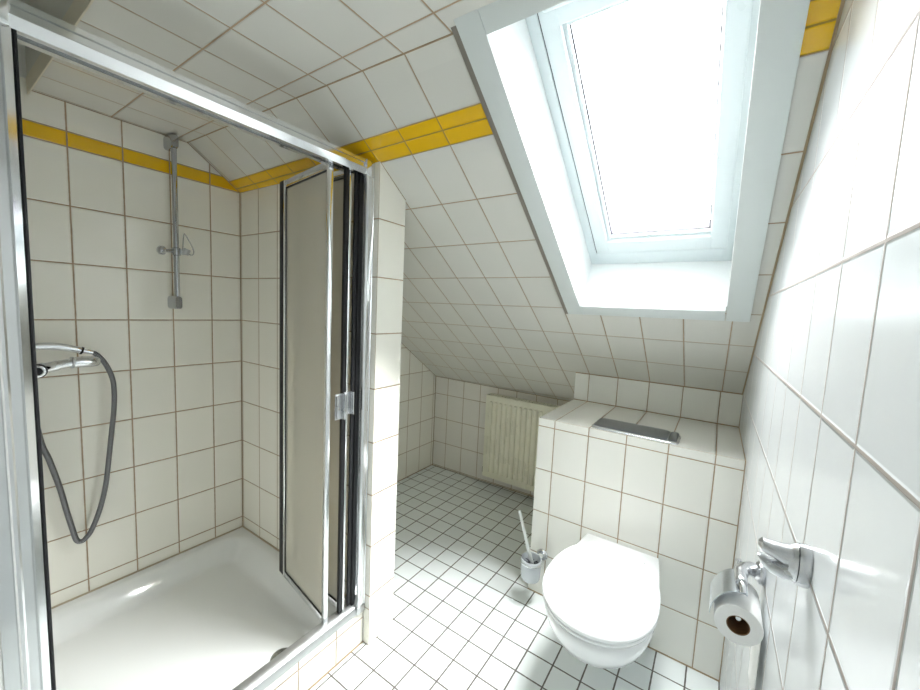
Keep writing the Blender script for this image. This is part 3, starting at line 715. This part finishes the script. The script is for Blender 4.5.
# ------------------------------------------------------------------ paper holder and roll
RX_, RZ_, RY_ = .9635, .726, -.045; RR = .0365
ph = thing('toilet_paper_holder', (xr(.06), .06, .77), 'chrome toilet paper holder with a curved cover plate on the long wall', 'toilet paper holder')
B = BM(); wx2 = xr(.07)
B.lathe([(.0215, 0), (.0225, .003), (.0215, .009), (.017, .013), (.013, .016)], (wx2-.0004, .060, .782), axis=(-1, 0, 0), seg=30)
B.tube(catmull([(wx2-.012, .060, .782), (.980, .052, .786), (.968, .030, .792), (.9630, .005, .795), (.9630, -.025, .795)], 6), [.0135]*6+[.0125]*6+[.0115]*6+[.010]*6+[.0085], 20)
part('arm', B, m_satin, ph)
B = BM(); B.tube([(.963, -.020, .796), (.9645, -.034, .792), (.9655, -.040, .786)], [.0055, .005, .005], 14); part('pin', B, m_chrome, ph)
B = BM(); B.tube([(.9635, .072, .788), (.9635, .072, .745), (.9635, .066, .728), (RX_, .050, RZ_+.006), (RX_, -.032, RZ_+.006), (RX_, -.034, RZ_+.006)], [.005, .005, .005, .0055, .0055, .004], 14); part('spindle', B, m_chrome, ph)
B = BM(); R2 = RR+.006; rings = []
path = [(math.radians(a)) for a in range(84, 192, 6)]
path = [math.radians(78+ i*6.0) for i in range(19)]
for th in (0, .0014):
    pass
poly = [(RX_+(R2)*math.cos(a), RZ_+.004+(R2+.012*max(0, math.cos(a-math.pi/2)))*math.sin(a)) for a in path]
poly2 = [(RX_+(R2+.0014)*math.cos(a), RZ_+.004+(R2+.0014+.012*max(0, math.cos(a-math.pi/2)))*math.sin(a)) for a in path]
pp = poly+poly2[::-1]
for i in range(len(poly)-1):
    for (ya, yb) in ((-.040, .036),):
        q = [poly[i], poly[i+1], poly2[i+1], poly2[i]]
        B.loft([[Vector((x, ya, z)) for x, z in q], [Vector((x, yb, z)) for x, z in q]])
bmesh.ops.remove_doubles(B.b, verts=B.b.verts[:], dist=1e-6)
part('cover', B, m_cover, ph, angle=40)
tp = thing('toilet_paper_roll', (RX_, 0, RZ_), 'white toilet paper roll hanging in the holder, loose end down', 'toilet paper')
B = BM(); ri = .0175
B.lathe([(ri, 0), (RR-.001, 0), (RR, .0015), (RR, .0945), (RR-.001, .096), (ri, .096)], (RX_, RY_, RZ_), axis=(0, 1, 0), seg=56, cap=False)
B.box((RX_+RR-.0035, RY_+.002, RZ_-.150), (RX_+RR-.0025, RY_+.094, RZ_+.002))
part('paper', B, m_paper, tp, angle=50)
B = BM(); B.lathe([(ri+.0005, .0004), (ri-.0015, .0004), (ri-.0015, .0956), (ri+.0005, .0956), (ri+.0005, .0004)], (RX_, RY_, RZ_), axis=(0, 1, 0), seg=40, cap=False); part('core', B, m_card, tp)

SKY_BASE, SKY_LOBE = 12.5, 38.0
# ------------------------------------------------------------------ light: overcast sky through the roof window
w = bpy.data.worlds.new('overcast sky'); SC.world = w; w.use_nodes = True
nt = w.node_tree; bg = nt.nodes['Background']
tc = nt.nodes.new('ShaderNodeTexCoord'); sx = nt.nodes.new('ShaderNodeSeparateXYZ'); nt.links.new(tc.outputs['Generated'], sx.inputs[0])
# bright veil of cloud where the sun stands, high over the right-hand side of the roof
def nmath(op, a, b=None):
    n = nt.nodes.new('ShaderNodeMath'); n.operation = op
    for i, x in enumerate((a, b)):
        if x is None: continue
        if isinstance(x, (int, float)): n.inputs[i].default_value = x
        else: nt.links.new(x, n.inputs[i])
    return n.outputs[0]
dt = nt.nodes.new('ShaderNodeVectorMath'); dt.operation = 'DOT_PRODUCT'; dt.inputs[1].default_value = Vector((.52, .22, .83)).normalized()
nt.links.new(tc.outputs['Generated'], dt.inputs[0])
lobe = nmath('POWER', nmath('MAXIMUM', dt.outputs['Value'], 0.0), 7.0)
bg.inputs[0].default_value = (1, .985, .975, 1)
nt.links.new(nmath('ADD', nmath('MULTIPLY', lobe, SKY_LOBE), SKY_BASE), bg.inputs[1])
# sampling portal in the roof window opening (gives off no light of its own)
ld = bpy.data.lights.new('window_portal', 'AREA'); ld.shape = 'RECTANGLE'; ld.size = WX1-WX0; ld.size_y = WS1-WS0; ld.cycles.is_portal = True
lo = bpy.data.objects.new('window_portal', ld); COL.objects.link(lo)
ex = Vector((1, 0, 0)); es = (slp(0, 1)-slp(0, 0)).normalized(); nn = ex.cross(es)
din = (slp(0, 0, 1)-slp(0, 0, 0)).normalized()
zz = -din; yy = es; xx = yy.cross(zz)
Mx = Matrix((xx, yy, zz)).transposed().to_4x4(); Mx.translation = slp((WX0+WX1)/2, (WS0+WS1)/2, -.30)
lo.matrix_world = Mx

# ------------------------------------------------------------------ camera
cd = bpy.data.cameras.new('camera'); cam = bpy.data.objects.new('camera', cd); COL.objects.link(cam); SC.camera = cam
cd.sensor_fit = 'HORIZONTAL'; cd.sensor_width = 36; cd.lens = 379.635/920*36; cd.clip_start = .01
R = Matrix.Rotation(.596888, 3, 'Z') @ Matrix.Rotation(1.476871, 3, 'X') @ Matrix.Rotation(.0455929, 3, 'Z')
Mc = R.to_4x4(); Mc.translation = Vector((.888088, -.862999, 1.268762)); cam.matrix_world = Mc
SC.cycles.max_bounces = 16; SC.cycles.diffuse_bounces = 12; SC.cycles.glossy_bounces = 6
vs = SC.view_settings; SC.display_settings.display_device = 'sRGB'
vs.view_transform = 'Standard'; vs.look = 'None'; vs.gamma = 1; vs.exposure = 1.68; vs.use_curve_mapping = False
